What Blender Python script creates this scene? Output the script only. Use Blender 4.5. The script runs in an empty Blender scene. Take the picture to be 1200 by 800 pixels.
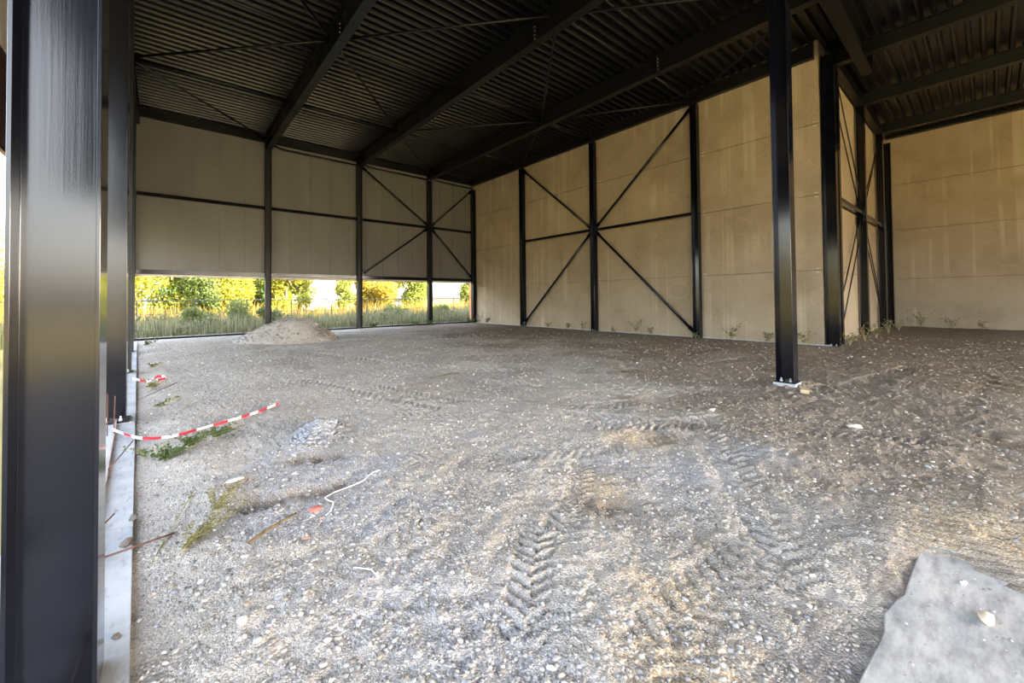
import bpy, math, random
import numpy as np
from mathutils import Vector, Matrix

random.seed(7)
rng = np.random.default_rng(11)
S = bpy.context.scene
COL = S.collection

# ------------------------------------------------------------------ camera
cd = bpy.data.cameras.new('camera')
cam = bpy.data.objects.new('camera', cd); COL.objects.link(cam)
cd.sensor_width = 36.0; cd.sensor_fit = 'HORIZONTAL'
cd.lens = 476.65 / 1200 * 36.0
cd.shift_x = 0.0
cd.shift_y = -(400 - 341.46) / 1200
cd.clip_start = 0.02; cd.clip_end = 600
Rv = Vector((0.760678, -0.6490577, -0.0096465)); Uv = Vector((-0.004266, -0.0198588, 0.9997937)); Fv = Vector((0.6491154, 0.7604799, 0.017875))
m = Matrix(((Rv.x, Uv.x, -Fv.x, 0), (Rv.y, Uv.y, -Fv.y, 0), (Rv.z, Uv.z, -Fv.z, 1.6), (0, 0, 0, 1)))
cam.matrix_world = m
S.camera = cam

# ------------------------------------------------------------------ sky, sun, exposure
SUN_TO = Vector((0.70, -0.71, 0.0)).normalized(); SUN_EL = math.radians(28)
w = bpy.data.worlds.new('sky'); S.world = w; w.use_nodes = True
nt = w.node_tree; nt.nodes.clear()
wo = nt.nodes.new('ShaderNodeOutputWorld'); bg = nt.nodes.new('ShaderNodeBackground'); sky = nt.nodes.new('ShaderNodeTexSky')
sky.sky_type = 'NISHITA'; sky.sun_disc = False; sky.sun_elevation = SUN_EL
sky.sun_rotation = math.atan2(SUN_TO.x, SUN_TO.y)
sky.air_density = 1.0; sky.dust_density = 4.0; sky.ozone_density = 0.6
bg.inputs['Strength'].default_value = 0.55
hsv = nt.nodes.new('ShaderNodeHueSaturation'); hsv.inputs['Saturation'].default_value = 0.55
nt.links.new(sky.outputs[0], hsv.inputs['Color']); nt.links.new(hsv.outputs[0], bg.inputs[0]); nt.links.new(bg.outputs[0], wo.inputs[0])
sd = bpy.data.lights.new('sun', 'SUN'); so = bpy.data.objects.new('sun', sd); COL.objects.link(so)
sd.energy = 7.5; sd.angle = math.radians(0.6); sd.color = (1.0, 0.80, 0.53)
tosun = Vector((SUN_TO.x * math.cos(SUN_EL), SUN_TO.y * math.cos(SUN_EL), math.sin(SUN_EL)))
so.rotation_euler = tosun.to_track_quat('Z', 'Y').to_euler(); so.location = tosun * 80
vs = S.view_settings
vs.view_transform = 'Standard'; vs.look = 'None'; vs.gamma = 1.0; vs.use_curve_mapping = False
vs.exposure = 2.4
try:
    S.cycles.max_bounces = 10; S.cycles.diffuse_bounces = 6; S.cycles.use_denoising = True
except Exception: pass

# ------------------------------------------------------------------ materials
def mat(name, col=(0.5, 0.5, 0.5), rough=0.6, spec=0.4, metal=0.0):
    M = bpy.data.materials.new(name); M.use_nodes = True
    b = M.node_tree.nodes['Principled BSDF']
    b.inputs['Base Color'].default_value = (*col, 1); b.inputs['Roughness'].default_value = rough
    b.inputs['Specular IOR Level'].default_value = spec; b.inputs['Metallic'].default_value = metal
    return M, M.node_tree.nodes, M.node_tree.links, b
def ramp(N, L, src, stops):
    r = N.new('ShaderNodeValToRGB'); L.new(src, r.inputs[0])
    e = r.color_ramp.elements
    while len(e) < len(stops): e.new(0.5)
    for k, (p, c) in enumerate(stops):
        e[k].position = p; e[k].color = (*c, 1) if len(c) == 3 else c
    return r
def mixc(N, L, fac, a, b, mode='MIX'):
    x = N.new('ShaderNodeMix'); x.data_type = 'RGBA'; x.blend_type = mode
    for sock, val in ((x.inputs[0], fac), (x.inputs[6], a), (x.inputs[7], b)):
        if hasattr(val, 'is_linked') or hasattr(val, 'links'): L.new(val, sock)
        elif isinstance(val, (int, float)): sock.default_value = val
        else: sock.default_value = (*val, 1)
    return x.outputs[2]
def noise(N, L, vec, scale, detail=4, rough=0.55):
    n = N.new('ShaderNodeTexNoise'); n.inputs['Scale'].default_value = scale; n.inputs['Detail'].default_value = detail; n.inputs['Roughness'].default_value = rough
    if vec is not None: L.new(vec, n.inputs['Vector'])
    return n
def coords(N, L, scale=(1, 1, 1), world=True):
    if world:
        t = N.new('ShaderNodeNewGeometry'); s = t.outputs['Position']
    else:
        t = N.new('ShaderNodeTexCoord'); s = t.outputs['Object']
    mp = N.new('ShaderNodeMapping'); mp.inputs['Scale'].default_value = scale; L.new(s, mp.inputs[0])
    return mp.outputs[0]
def bump(N, L, b, h, strength, dist):
    x = N.new('ShaderNodeBump'); x.inputs['Strength'].default_value = strength; x.inputs['Distance'].default_value = dist
    L.new(h, x.inputs['Height']); L.new(x.outputs[0], b.inputs['Normal'])

def steel(name, col, rough, streak):
    M, N, L, b = mat(name, col, rough, 0.4)
    n1 = noise(N, L, coords(N, L, (260, 260, 260)), 1.0, 2)
    n2 = noise(N, L, coords(N, L, (70, 70, 1.2)), 1.0, 4)
    a = N.new('ShaderNodeMath'); a.operation = 'MULTIPLY_ADD'; a.inputs[1].default_value = streak
    L.new(n2.outputs[0], a.inputs[0]); L.new(n1.outputs[0], a.inputs[2])
    bump(N, L, b, a.outputs[0], 0.06, 0.0012)
    n3 = noise(N, L, coords(N, L, (1.3, 1.3, 0.5)), 1.0, 5)
    r = ramp(N, L, n3.outputs[0], [(0.3, (rough * .8,) * 3), (0.75, (rough * 1.35,) * 3)]); L.new(r.outputs[0], b.inputs['Roughness'])
    return M
STEEL = steel('painted_steel', (0.0038, 0.0044, 0.0078), 0.13, 2.2)
MATTSTEEL = steel('matt_painted_steel', (0.0045, 0.0048, 0.0068), 0.42, 0.6)
ROOFSTEEL = steel('roof_steel', (0.0042, 0.0043, 0.0058), 0.38, 0.3)
DECK, N, L, b = mat('roof_deck', (0.045, 0.042, 0.040), 0.30, 0.5)
n = noise(N, L, coords(N, L, (0.5, 3, 3)), 1.0, 3)
r = ramp(N, L, n.outputs[0], [(0.3, (0.0050, 0.0056, 0.0090)), (0.7, (0.0088, 0.0090, 0.0112))]); L.new(r.outputs[0], b.inputs['Base Color'])

PANEL, N, L, b = mat('sandwich_panel', (0.46, 0.43, 0.37), 0.5, 0.4)
n = noise(N, L, coords(N, L, (1.2, 1.2, 0.35)), 1.0, 4)
r = ramp(N, L, n.outputs[0], [(0.3, (0.150, 0.142, 0.129)), (0.7, (0.182, 0.173, 0.157))]); L.new(r.outputs[0], b.inputs['Base Color'])

CONC, N, L, b = mat('precast_concrete', (0.5, 0.42, 0.31), 0.85, 0.25)
n1 = noise(N, L, coords(N, L, (0.7, 0.7, 0.7)), 1.0, 6, 0.6)
c0 = ramp(N, L, n1.outputs[0], [(0.25, (0.275, 0.209, 0.14)), (0.5, (0.355, 0.278, 0.194)), (0.78, (0.41, 0.33, 0.24))]).outputs[0]
n2 = noise(N, L, coords(N, L, (3.4, 3.4, 0.05)), 1.0, 3, 0.5)                # pale lime runs
f2 = ramp(N, L, n2.outputs[0], [(0.55, (0, 0, 0)), (0.63, (0.8,) * 3), (0.72, (0, 0, 0))]).outputs[0]
n4 = noise(N, L, coords(N, L, (0.5, 0.5, 0.5)), 1.0, 2)
f4 = ramp(N, L, n4.outputs[0], [(0.42, (0, 0, 0)), (0.6, (1, 1, 1))]).outputs[0]
f24 = mixc(N, L, 1.0, f2, f4, 'MULTIPLY')
c1 = mixc(N, L, f24, c0, (0.48, 0.40, 0.29))
v = N.new('ShaderNodeTexVoronoi'); v.inputs['Scale'].default_value = 0.62; L.new(coords(N, L, (1, 1, 1.25)), v.inputs['Vector'])
f3 = ramp(N, L, v.outputs['Distance'], [(0.20, (0, 0, 0)), (0.25, (0.26,) * 3), (0.31, (0, 0, 0))]).outputs[0]   # round curing marks
c2 = mixc(N, L, f3, c1, (0.44, 0.355, 0.25))
n5 = noise(N, L, coords(N, L, (26, 26, 26)), 1.0, 4)
f5 = ramp(N, L, n5.outputs[0], [(0.35, (0.88,) * 3), (0.65, (1.06,) * 3)]).outputs[0]
L.new(mixc(N, L, 1.0, c2, f5, 'MULTIPLY'), b.inputs['Base Color'])
bump(N, L, b, n5.outputs[0], 0.15, 0.01)

CEMENT, N, L, b = mat('pale_concrete', (0.6, 0.6, 0.6), 0.85, 0.25)
n1 = noise(N, L, coords(N, L, (2.2, 2.2, 2.2)), 1.0, 6, 0.65)
c0 = ramp(N, L, n1.outputs[0], [(0.3, (0.29, 0.297, 0.31)), (0.55, (0.42, 0.428, 0.44)), (0.8, (0.50, 0.507, 0.515))]).outputs[0]
n2 = noise(N, L, coords(N, L, (30, 9, 30)), 1.0, 5)
f = ramp(N, L, n2.outputs[0], [(0.30, (0.45,) * 3), (0.42, (1,) * 3)]).outputs[0]
L.new(mixc(N, L, 0.7, c0, mixc(N, L, 1.0, c0, f, 'MULTIPLY')), b.inputs['Base Color']); bump(N, L, b, n2.outputs[0], 0.4, 0.01)

SLAB, N, L, b = mat('dusty_slab', (0.5, 0.5, 0.5), 0.85, 0.25)
n1 = noise(N, L, coords(N, L, (1.6, 3.4, 1)), 1.0, 8, 0.66)
c0 = ramp(N, L, n1.outputs[0], [(0.30, (0.13, 0.13, 0.14)), (0.44, (0.31, 0.305, 0.30)), (0.6, (0.44, 0.425, 0.405)), (0.8, (0.48, 0.44, 0.38))]).outputs[0]
n2 = noise(N, L, coords(N, L, (5, 16, 10)), 1.0, 7, 0.7)
f = ramp(N, L, n2.outputs[0], [(0.32, (0.62,) * 3), (0.55, (1.06,) * 3)]).outputs[0]
L.new(mixc(N, L, 1.0, c0, f, 'MULTIPLY'), b.inputs['Base Color']); bump(N, L, b, n2.outputs[0], 0.35, 0.012)

def attr_ground(name):
    M, N, L, b = mat(name, (0.4, 0.38, 0.36), 0.92, 0.2)
    at = N.new('ShaderNodeAttribute'); at.attribute_name = 'soil'
    sep = N.new('ShaderNodeSeparateColor'); L.new(at.outputs['Color'], sep.inputs[0])
    P = coords(N, L)
    vo = N.new('ShaderNodeTexVoronoi'); vo.inputs['Scale'].default_value = 78; vo.inputs['Randomness'].default_value = 1; L.new(P, vo.inputs['Vector'])
    hs = N.new('ShaderNodeSeparateColor'); L.new(vo.outputs['Color'], hs.inputs[0])
    vo2 = N.new('ShaderNodeTexVoronoi'); vo2.inputs['Scale'].default_value = 190; L.new(P, vo2.inputs['Vector'])
    hs2 = N.new('ShaderNodeSeparateColor'); L.new(vo2.outputs['Color'], hs2.inputs[0])
    peb = ramp(N, L, hs.outputs[0], [(0.0, (0.20, 0.185, 0.168)), (0.45, (0.325, 0.303, 0.275)), (0.85, (0.41, 0.383, 0.35)), (1.0, (0.56, 0.53, 0.50))]).outputs[0]
    peb2 = ramp(N, L, hs2.outputs[0], [(0.0, (0.24, 0.22, 0.20)), (0.6, (0.37, 0.345, 0.315)), (1.0, (0.49, 0.46, 0.43))]).outputs[0]
    nb = noise(N, L, P, 2.4, 5)
    fb = ramp(N, L, nb.outputs[0], [(0.4, (0, 0, 0)), (0.62, (1, 1, 1))]).outputs[0]
    grey = mixc(N, L, fb, peb, peb2)
    nm = noise(N, L, P, 0.55, 5)
    var = ramp(N, L, nm.outputs[0], [(0.3, (0.88, 0.84, 0.79)), (0.7, (1.24, 1.21, 1.16))]).outputs[0]
    grey = mixc(N, L, 1.0, grey, var, 'MULTIPLY')
    blue = mixc(N, L, 1.0, grey, (0.93, 0.98, 1.10), 'MULTIPLY')
    g1 = mixc(N, L, sep.outputs[1], grey, blue)
    nbr = noise(N, L, P, 14, 4)
    brown = ramp(N, L, nbr.outputs[0], [(0.3, (0.115, 0.083, 0.057)), (0.60, (0.205, 0.155, 0.110)), (0.76, (0.36, 0.30, 0.24))]).outputs[0]
    g2 = mixc(N, L, sep.outputs[0], g1, brown)
    tan = mixc(N, L, 1.0, grey, (1.25, 1.02, 0.72), 'MULTIPLY')
    g3 = mixc(N, L, sep.outputs[2], g2, tan)
    L.new(g3, b.inputs['Base Color'])
    ad = N.new('ShaderNodeMath'); ad.operation = 'ADD'; L.new(vo.outputs['Distance'], ad.inputs[0])
    m2 = N.new('ShaderNodeMath'); m2.operation = 'MULTIPLY'; m2.inputs[1].default_value = 0.5; L.new(vo2.outputs['Distance'], m2.inputs[0]); L.new(m2.outputs[0], ad.inputs[1])
    inv = N.new('ShaderNodeMath'); inv.operation = 'SUBTRACT'; inv.inputs[0].default_value = 1.0; L.new(ad.outputs[0], inv.inputs[1])
    bump(N, L, b, inv.outputs[0], 0.7, 0.009)
    return M
GROUND = attr_ground('gravel_soil')

def attr_col(name, rough=0.85, transl=0.0):
    M, N, L, b = mat(name, (0.5, 0.5, 0.5), rough, 0.25)
    at = N.new('ShaderNodeAttribute'); at.attribute_name = 'tint'
    L.new(at.outputs['Color'], b.inputs['Base Color'])
    if transl:
        t = N.new('ShaderNodeBsdfTranslucent'); L.new(at.outputs['Color'], t.inputs[0])
        mx = N.new('ShaderNodeMixShader'); mx.inputs[0].default_value = transl
        L.new(b.outputs[0], mx.inputs[1]); L.new(t.outputs[0], mx.inputs[2]); L.new(mx.outputs[0], N['Material Output'].inputs[0])
    return M
STONE = attr_col('stone'); FOLIAGE = attr_col('foliage', 0.7, 0.35)
def simple(name, c1, c2, scale, rough=0.8, sc=(1, 1, 1), bmp=0.0):
    M, N, L, b = mat(name, c1, rough, 0.3)
    n = noise(N, L, coords(N, L, sc), scale, 5)
    r = ramp(N, L, n.outputs[0], [(0.3, c1), (0.7, c2)]); L.new(r.outputs[0], b.inputs['Base Color'])
    if bmp: bump(N, L, b, n.outputs[0], bmp, 0.01)
    return M
WOOD = simple('weathered_board', (0.30, 0.26, 0.25), (0.46, 0.40, 0.39), 4, 0.85, (8, 0.6, 8))
BLOCK = simple('raw_timber', (0.42, 0.31, 0.18), (0.58, 0.45, 0.28), 14, 0.8, (1, 6, 6))
BARK = simple('bark', (0.10, 0.075, 0.05), (0.2, 0.15, 0.1), 9, 0.9)
STICK = simple('brown_stick', (0.07, 0.05, 0.028), (0.15, 0.105, 0.06), 20, 0.9)
RUST = simple('rusty_steel', (0.07, 0.033, 0.024), (0.13, 0.058, 0.04), 60, 0.85)
ROOT = simple('pale_cord', (0.62, 0.60, 0.56), (0.78, 0.76, 0.72), 30, 0.7)
DRYSTEM = simple('dry_stem', (0.27, 0.24, 0.12), (0.38, 0.34, 0.19), 20, 0.8)
BROWNCLAD = simple('brown_cladding', (0.27, 0.15, 0.135), (0.33, 0.185, 0.165), 1.5, 0.5)
CREAM = simple('cream_panel', (0.62, 0.56, 0.47), (0.70, 0.64, 0.54), 0.8, 0.6)
SUNEDGE = simple('painted_sunlit_edge', (0.50, 0.20, 0.09), (0.60, 0.27, 0.13), 2, 0.7)  # warm sunlight on the column edge, put into the colour
REDM, *_ = mat('red_plastic', (0.50, 0.022, 0.035), 0.45)
WHITEM, *_ = mat('white_plastic', (0.82, 0.82, 0.82), 0.45)
BRICKRED = simple('brick_red', (0.52, 0.13, 0.09), (0.64, 0.22, 0.16), 30, 0.85)
GALV = simple('galvanised_steel', (0.42, 0.43, 0.44), (0.58, 0.59, 0.60), 8, 0.4)
FENCEM = simple('fence_wire', (0.035, 0.04, 0.04), (0.06, 0.065, 0.06), 8, 0.5)
TEAL = simple('teal_sheet', (0.04, 0.30, 0.22), (0.07, 0.40, 0.30), 0.9, 0.5)
HOUSEW = simple('house_render', (0.72, 0.70, 0.66), (0.80, 0.78, 0.74), 0.5, 0.8)
ROOFT = simple('roof_tiles', (0.30, 0.12, 0.07), (0.40, 0.17, 0.10), 0.8, 0.8)
GLASS, *_ = mat('window_glass', (0.05, 0.06, 0.07), 0.08)
FIELD = simple('dry_field', (0.20, 0.17, 0.06), (0.38, 0.30, 0.11), 0.25, 0.95, (1, 1, 1), 0.3)

# ------------------------------------------------------------------ mesh helpers
ORG = {}
def org(o): return ORG.get(o, (0, 0, 0))
class MB:
    def __init__(s): s.v = []; s.f = []; s.m = []
    def add(s, vs_, fs_, mi=0):
        k = len(s.v); s.v += [tuple(x) for x in vs_]
        for q in fs_: s.f.append(tuple(i + k for i in q)); s.m.append(mi)
        return s
    def box(s, x0, x1, y0, y1, z0, z1, mi=0):
        return s.add([(x0, y0, z0), (x1, y0, z0), (x1, y1, z0), (x0, y1, z0), (x0, y0, z1), (x1, y0, z1), (x1, y1, z1), (x0, y1, z1)],
                     [(0, 3, 2, 1), (4, 5, 6, 7), (0, 1, 5, 4), (1, 2, 6, 5), (2, 3, 7, 6), (3, 0, 4, 7)], mi)
    def prof(s, p0, p1, pts, up, mi=0):
        p0 = Vector(p0); p1 = Vector(p1); d = (p1 - p0).normalized(); up = Vector(up); up = (up - up.dot(d) * d).normalized(); side = d.cross(up)
        n = len(pts)
        vv = [p0 + side * a + up * c for a, c in pts] + [p1 + side * a + up * c for a, c in pts]
        ff = [tuple(range(n - 1, -1, -1)), tuple(range(n, 2 * n))] + [(i, (i + 1) % n, n + (i + 1) % n, n + i) for i in range(n)]
        return s.add(vv, ff, mi)
    def bar(s, p0, p1, wd, ht, up=(0, 0, 1), mi=0):
        a, c = wd / 2, ht / 2
        return s.prof(p0, p1, [(-a, -c), (a, -c), (a, c), (-a, c)], up, mi)
    def ibeam(s, p0, p1, bf, h, tw, tf, up):
        a, c, t = bf / 2, h / 2, tw / 2
        return s.prof(p0, p1, [(-a, -c), (a, -c), (a, -c + tf), (t, -c + tf), (t, c - tf), (a, c - tf), (a, c), (-a, c), (-a, c - tf), (-t, c - tf), (-t, -c + tf), (-a, -c + tf)], up)
    def tube(s, p0, p1, r, n=8, mi=0, r1=None):
        p0 = Vector(p0); p1 = Vector(p1); d = (p1 - p0).normalized(); up = Vector((0, 0, 1)) if abs(d.z) < .9 else Vector((1, 0, 0))
        sd_ = d.cross(up).normalized(); u2 = sd_.cross(d); r1 = r if r1 is None else r1
        vv = [p0 + (sd_ * math.cos(6.2832 * i / n) + u2 * math.sin(6.2832 * i / n)) * r for i in range(n)] + [p1 + (sd_ * math.cos(6.2832 * i / n) + u2 * math.sin(6.2832 * i / n)) * r1 for i in range(n)]
        ff = [tuple(range(n)), tuple(range(2 * n - 1, n - 1, -1))] + [(i, n + i, n + (i + 1) % n, (i + 1) % n) for i in range(n)]
        return s.add(vv, ff, mi)
    def path(s, pts, r, n=6, mi=0, r1=None):
        k = len(pts) - 1
        for i in range(k):
            ra = r if r1 is None else r + (r1 - r) * i / k; rb = r if r1 is None else r + (r1 - r) * (i + 1) / k
            s.tube(pts[i], pts[i + 1], ra, n, mi, rb)
        return s
    def build(s, name, material, parent=None, smooth=False):
        o3 = org(parent) if parent else (0, 0, 0)
        me = bpy.data.meshes.new(name); me.from_pydata([(x - o3[0], y - o3[1], z - o3[2]) for x, y, z in s.v], [], s.f)
        for mm in (material if isinstance(material, (list, tuple)) else [material]): me.materials.append(mm)
        if any(s.m): me.polygons.foreach_set('material_index', s.m)
        if smooth: me.polygons.foreach_set('use_smooth', [True] * len(me.polygons))
        me.update()
        o = bpy.data.objects.new(name, me); COL.objects.link(o)
        if parent: o.parent = parent; ORG[o] = o3
        return o
def tag(o, label=None, cat=None, group=None, kind=None):
    if label: o['label'] = label
    if cat: o['category'] = cat
    if group: o['group'] = group
    if kind: o['kind'] = kind
    return o
def empty(name, loc, label=None, cat=None, group=None, kind=None):
    o = bpy.data.objects.new(name, None); COL.objects.link(o); o.location = loc; o.empty_display_size = 0.2; ORG[o] = tuple(loc)
    return tag(o, label, cat, group, kind)
def bulk(name, V, F, material, parent=None, attr=None, aname='tint', smooth=False):
    """V (n,3), F (m,3 or 4) numpy"""
    me = bpy.data.meshes.new(name); n, mth = len(V), F.shape
    me.vertices.add(n); me.vertices.foreach_set('co', np.asarray(V, np.float32).ravel())
    me.loops.add(mth[0] * mth[1]); me.loops.foreach_set('vertex_index', np.asarray(F, np.int32).ravel())
    me.polygons.add(mth[0]); me.polygons.foreach_set('loop_start', np.arange(0, mth[0] * mth[1], mth[1], dtype=np.int32))
    try: me.polygons.foreach_set('loop_total', np.full(mth[0], mth[1], np.int32))
    except Exception: pass
    if smooth: me.polygons.foreach_set('use_smooth', np.ones(mth[0], bool))
    me.update(calc_edges=True); me.validate()
    if attr is not None:
        a = me.color_attributes.new(aname, 'FLOAT_COLOR', 'POINT')
        c4 = np.ones((n, 4), np.float32); c4[:, :3] = attr; a.data.foreach_set('color', c4.ravel())
    me.materials.append(material)
    o = bpy.data.objects.new(name, me); COL.objects.link(o)
    if parent: o.parent = parent; ORG[o] = org(parent)
    return o
def copyobj(o, parent, loc):
    c = o.copy(); COL.objects.link(c); c.parent = parent; c.location = loc; return c

# ------------------------------------------------------------------ ground height field
def vn(x, y, seed):
    ix = np.floor(x); iy = np.floor(y); fx = x - ix; fy = y - iy
    fx = fx * fx * (3 - 2 * fx); fy = fy * fy * (3 - 2 * fy)
    def h(a, c):
        t = np.sin(a * 127.1 + c * 311.7 + seed * 74.7) * 43758.5453
        return t - np.floor(t)
    return (h(ix, iy) * (1 - fx) + h(ix + 1, iy) * fx) * (1 - fy) + (h(ix, iy + 1) * (1 - fx) + h(ix + 1, iy + 1) * fx) * fy - 0.5
def fbm(x, y, seed, octv=3):
    t = 0; a = 1.0
    for k in range(octv): t = t + a * vn(x * 2 ** k, y * 2 ** k, seed + k * 3.1); a *= 0.5
    return t
def sst(a, c, x):
    t = np.clip((x - a) / (c - a), 0, 1); return t * t * (3 - 2 * t)
def stripx(y): return -0.02 - 0.037 * y           # inner edge of the foundation beam
# tyre tracks: points, width, depth, lug pitch, lug depth
TRACKS = [
    ([(3.15, 2.62), (2.72, 2.30), (2.38, 2.10), (2.10, 1.98)], 0.26, 0.006, 0.085, 0.0255),
    ([(2.00, 2.10), (1.75, 1.86), (1.50, 1.64), (1.30, 1.47)], 0.27, 0.006, 0.095, 0.0255),
    ([(5.4, 2.6), (4.64, 1.95), (3.9, 1.45), (3.3, 1.05), (2.6, 0.7)], 0.36, 0.004, 0.12, 0.018),
    ([(2.4, 5.4), (3.2, 4.35), (4.1, 3.3), (5.2, 2.5), (7.2, 1.8), (9.5, 1.2)], 0.38, 0.003, 0.115, 0.022),
    ([(2.9, 7.4), (3.5, 5.6), (3.9, 4.3), (4.7, 3.0), (5.6, 1.9), (6.6, 0.4)], 0.38, 0.003, 0.115, 0.022),
    ([(4.0, 8.2), (4.8, 6.3), (5.8, 4.9), (7.0, 3.6), (8.0, 1.2)], 0.40, 0.003, 0.13, 0.022),
    ([(1.6, 3.9), (2.6, 3.25), (3.6, 2.75), (4.6, 2.6)], 0.40, 0.002, 0.10, 0.009),
    ([(3.9, 0.72), (2.9, 1.0), (2.0, 1.05), (1.2, 0.9)], 0.40, 0.002, 0.12, 0.007),
    ([(3.0, 14.0), (4.5, 9.5), (6.0, 7.0), (8.5, 5.0), (12.5, 3.8)], 0.45, 0.006, 0.18, 0.022),
    ([(1.4, 12.0), (2.0, 9.0), (2.6, 6.8), (3.0, 5.2)], 0.40, 0.004, 0.15, 0.014),
    ([(6.4, 3.0), (7.4, 2.3), (9.4, 1.6), (13.0, 1.0)], 0.42, 0.006, 0.18, 0.030),
    ([(4.3, 4.3), (5.0, 3.8), (6.2, 3.3), (7.6, 3.1)], 0.42, 0.003, 0.12, 0.026),
    ([(2.2, 2.9), (1.6, 2.6), (1.0, 2.5)], 0.36, 0.002, 0.09, 0.005),
]
HOLES = [(2.72, 2.05, 0.26, 0.035), (1.02, 4.5, 0.11, 0.03), (1.18, 4.42, 0.11, 0.03), (1.35, 4.36, 0.10, 0.03), (0.50, 3.74, 0.13, 0.035), (0.66, 3.70, 0.12, 0.035), (0.82, 3.68, 0.11, 0.03), (0.98, 3.64, 0.11, 0.03), (1.14, 3.62, 0.09, 0.025), (9.3, 14.9, 0.7, 0.05), (4.3, 2.5, .3, .02), (7.0, 0.0, .45, .03)]
BUMPS = [(1.36, 5.15, 0.20, 0.10), (1.52, 5.35, 0.17, 0.09), (1.16, 4.85, 0.16, 0.05), (8.43, 2.36, 0.8, 0.075), (0.62, 3.50, .15, .04), (4.6, 1.5, .35, .03), (1.12, 1.72, .30, .02), (12.0, 16.5, 1.2, .06)]
def ground(x, y):
    x = np.asarray(x, float); y = np.asarray(y, float)
    z = 0.075 * fbm(x * .33, y * .33, 1, 3) + 0.034 * fbm(x * 1.7, y * 1.7, 5, 3) + 0.018 * fbm(x * 9, y * 9, 9, 2) + 0.013 * fbm(x * 33, y * 33, 14, 2)
    u = x * 0.80 + y * 0.60; v_ = -x * 0.60 + y * 0.80        # dragging marks
    z = z + 0.016 * fbm(u * 1.1, v_ * 8.0, 21, 2) * sst(-.25, .25, fbm(x * .5, y * .5, 30, 2))
    for pts, wd, dp, pit, lug in TRACKS:
        s0 = 0.0
        for (ax, ay), (bx, by) in zip(pts[:-1], pts[1:]):
            L_ = math.hypot(bx - ax, by - ay); dx, dy = (bx - ax) / L_, (by - ay) / L_
            s = (x - ax) * dx + (y - ay) * dy; t = -(x - ax) * dy + (y - ay) * dx
            mk = (s >= 0) & (s < L_) & (np.abs(t) < wd)
            if mk.any():
                sm = s[mk] + s0; tm = t[mk]
                ins = 1 - sst(wd * .42, wd * .56, np.abs(tm))
                rim = np.exp(-((np.abs(tm) - wd * .62) / (wd * .13)) ** 2)
                ph = (sm + np.abs(tm) * 0.75 + np.where(tm > 0, pit * .5, 0)) / pit
                lg = sst(-.1, .5, np.sin(6.2832 * ph))
                rag = 0.55 + .7 * sst(.3, .7, .5 + 1.2 * fbm(x[mk] * 2.2, y[mk] * 2.2, 43, 2)) if lug == .0255 else 0.15 + 1.5 * sst(.25, .85, .5 + 1.1 * fbm(x[mk] * 1.4, y[mk] * 1.4, 41, 3))
                z[mk] += (-dp * ins + dp * .12 * rim - lug * lg * ins * sst(.0, .03, np.abs(tm) + .008)) * rag
            s0 += L_
    for cx, cy, r_, d_ in HOLES: z -= d_ * np.exp(-((x - cx) ** 2 + (y - cy) ** 2) / r_ ** 2) * (1 + .8 * fbm(x * 12, y * 12, 50, 2))
    for cx, cy, r_, d_ in BUMPS: z += d_ * np.exp(-((x - cx) ** 2 + (y - cy) ** 2) / r_ ** 2) * (1 + .7 * fbm(x * 12, y * 12, 52, 2))
    e = sst(0.0, 0.5, x - stripx(y)); z = z * (0.3 + 0.7 * e) - 0.045 * (1 - e)
    far = sst(0.0, 1.5, 23.1 - y); z = z * (.2 + .8 * far)
    fb_ = np.maximum(sst(0, 1.5, 16.2 - x), sst(0, 1, 3.4 - y)); z = z * (.2 + .8 * fb_) - .02 * (1 - fb_)
    inslab = sst(0.0, .12, 0.40 - y) * sst(-.12, .25, 3.6 + .12 * np.sin(y * 9) - x); z = z * (1 - inslab) - 0.006 * inslab + .028 * (1 - inslab) * sst(.15, .5, .9 - y) * sst(3.0, 3.7, x) * (1 - sst(4.2, 5.2, x)) * (1 + .5 * np.sin(x * 60 + 14 * y))
    return z
def soil(x, y):
    n1 = fbm(x * .45, y * .45, 60, 4); n2 = fbm(x * 1.6, y * 1.6, 66, 3); n3 = fbm(x * .9, y * .9, 72, 3)
    br = sst(7.5, 13.0, x + 4.5 * n1 + 2.2 * n2 + .05 * y) * .95
    br = np.maximum(br, sst(.18, .5, n1 * .8 + n2 * .7) * .38 * sst(1.2, 3.2, x + .3 * n2))
    br = np.maximum(br, .72 * sst(1.7, 4.0, x - .9 * y + 2.4 * n2 + 1.2 * n1))
    for cx, cy, r_, d_ in HOLES: br = np.maximum(br, np.exp(-((x - cx) ** 2 + (y - cy) ** 2) / r_ ** 2))
    bl = sst(.10, .38, n3 + .3 * n2) * (1 - sst(3, 7, np.hypot(x, y) - 1)) * .9
    for cx, cy, r_ in [(1.0, 2.1, .35), (1.1, 1.7, .35), (4.6, 1.6, .5), (1.36, 5.15, .35), (.62, 3.5, .2), (3.6, 1.9, .5)]:
        k = np.exp(-((x - cx) ** 2 + (y - cy) ** 2) / r_ ** 2); bl = np.maximum(bl, k); br = br * (1 - .8 * k)
    tn = np.zeros_like(x)
    for cx, cy, r_ in [(3.85, .25, .2), (4.0, -.1, .25), (2.1, 1.15, .25), (2.9, 2.2, .2), (4.1, 2.75, .3), (1.7, .9, .3), (4.2, .05, .4)]: tn = np.maximum(tn, .8 * np.exp(-((x - cx) ** 2 + (y - cy) ** 2) / r_ ** 2))
    return np.stack([br * (1 - tn), bl, tn], 1)
def axis(a, c, near, base, g):
    t = [near]; 
    while t[-1] < c: t.append(t[-1] + base + g * max(0, t[-1] - near - 1.0))
    t[-1] = c
    q = [near]
    while q[-1] > a: q.append(q[-1] - base * 2 - .08 * (near - q[-1]))
    q[-1] = a
    return np.array(q[::-1][:-1] + t)
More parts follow.
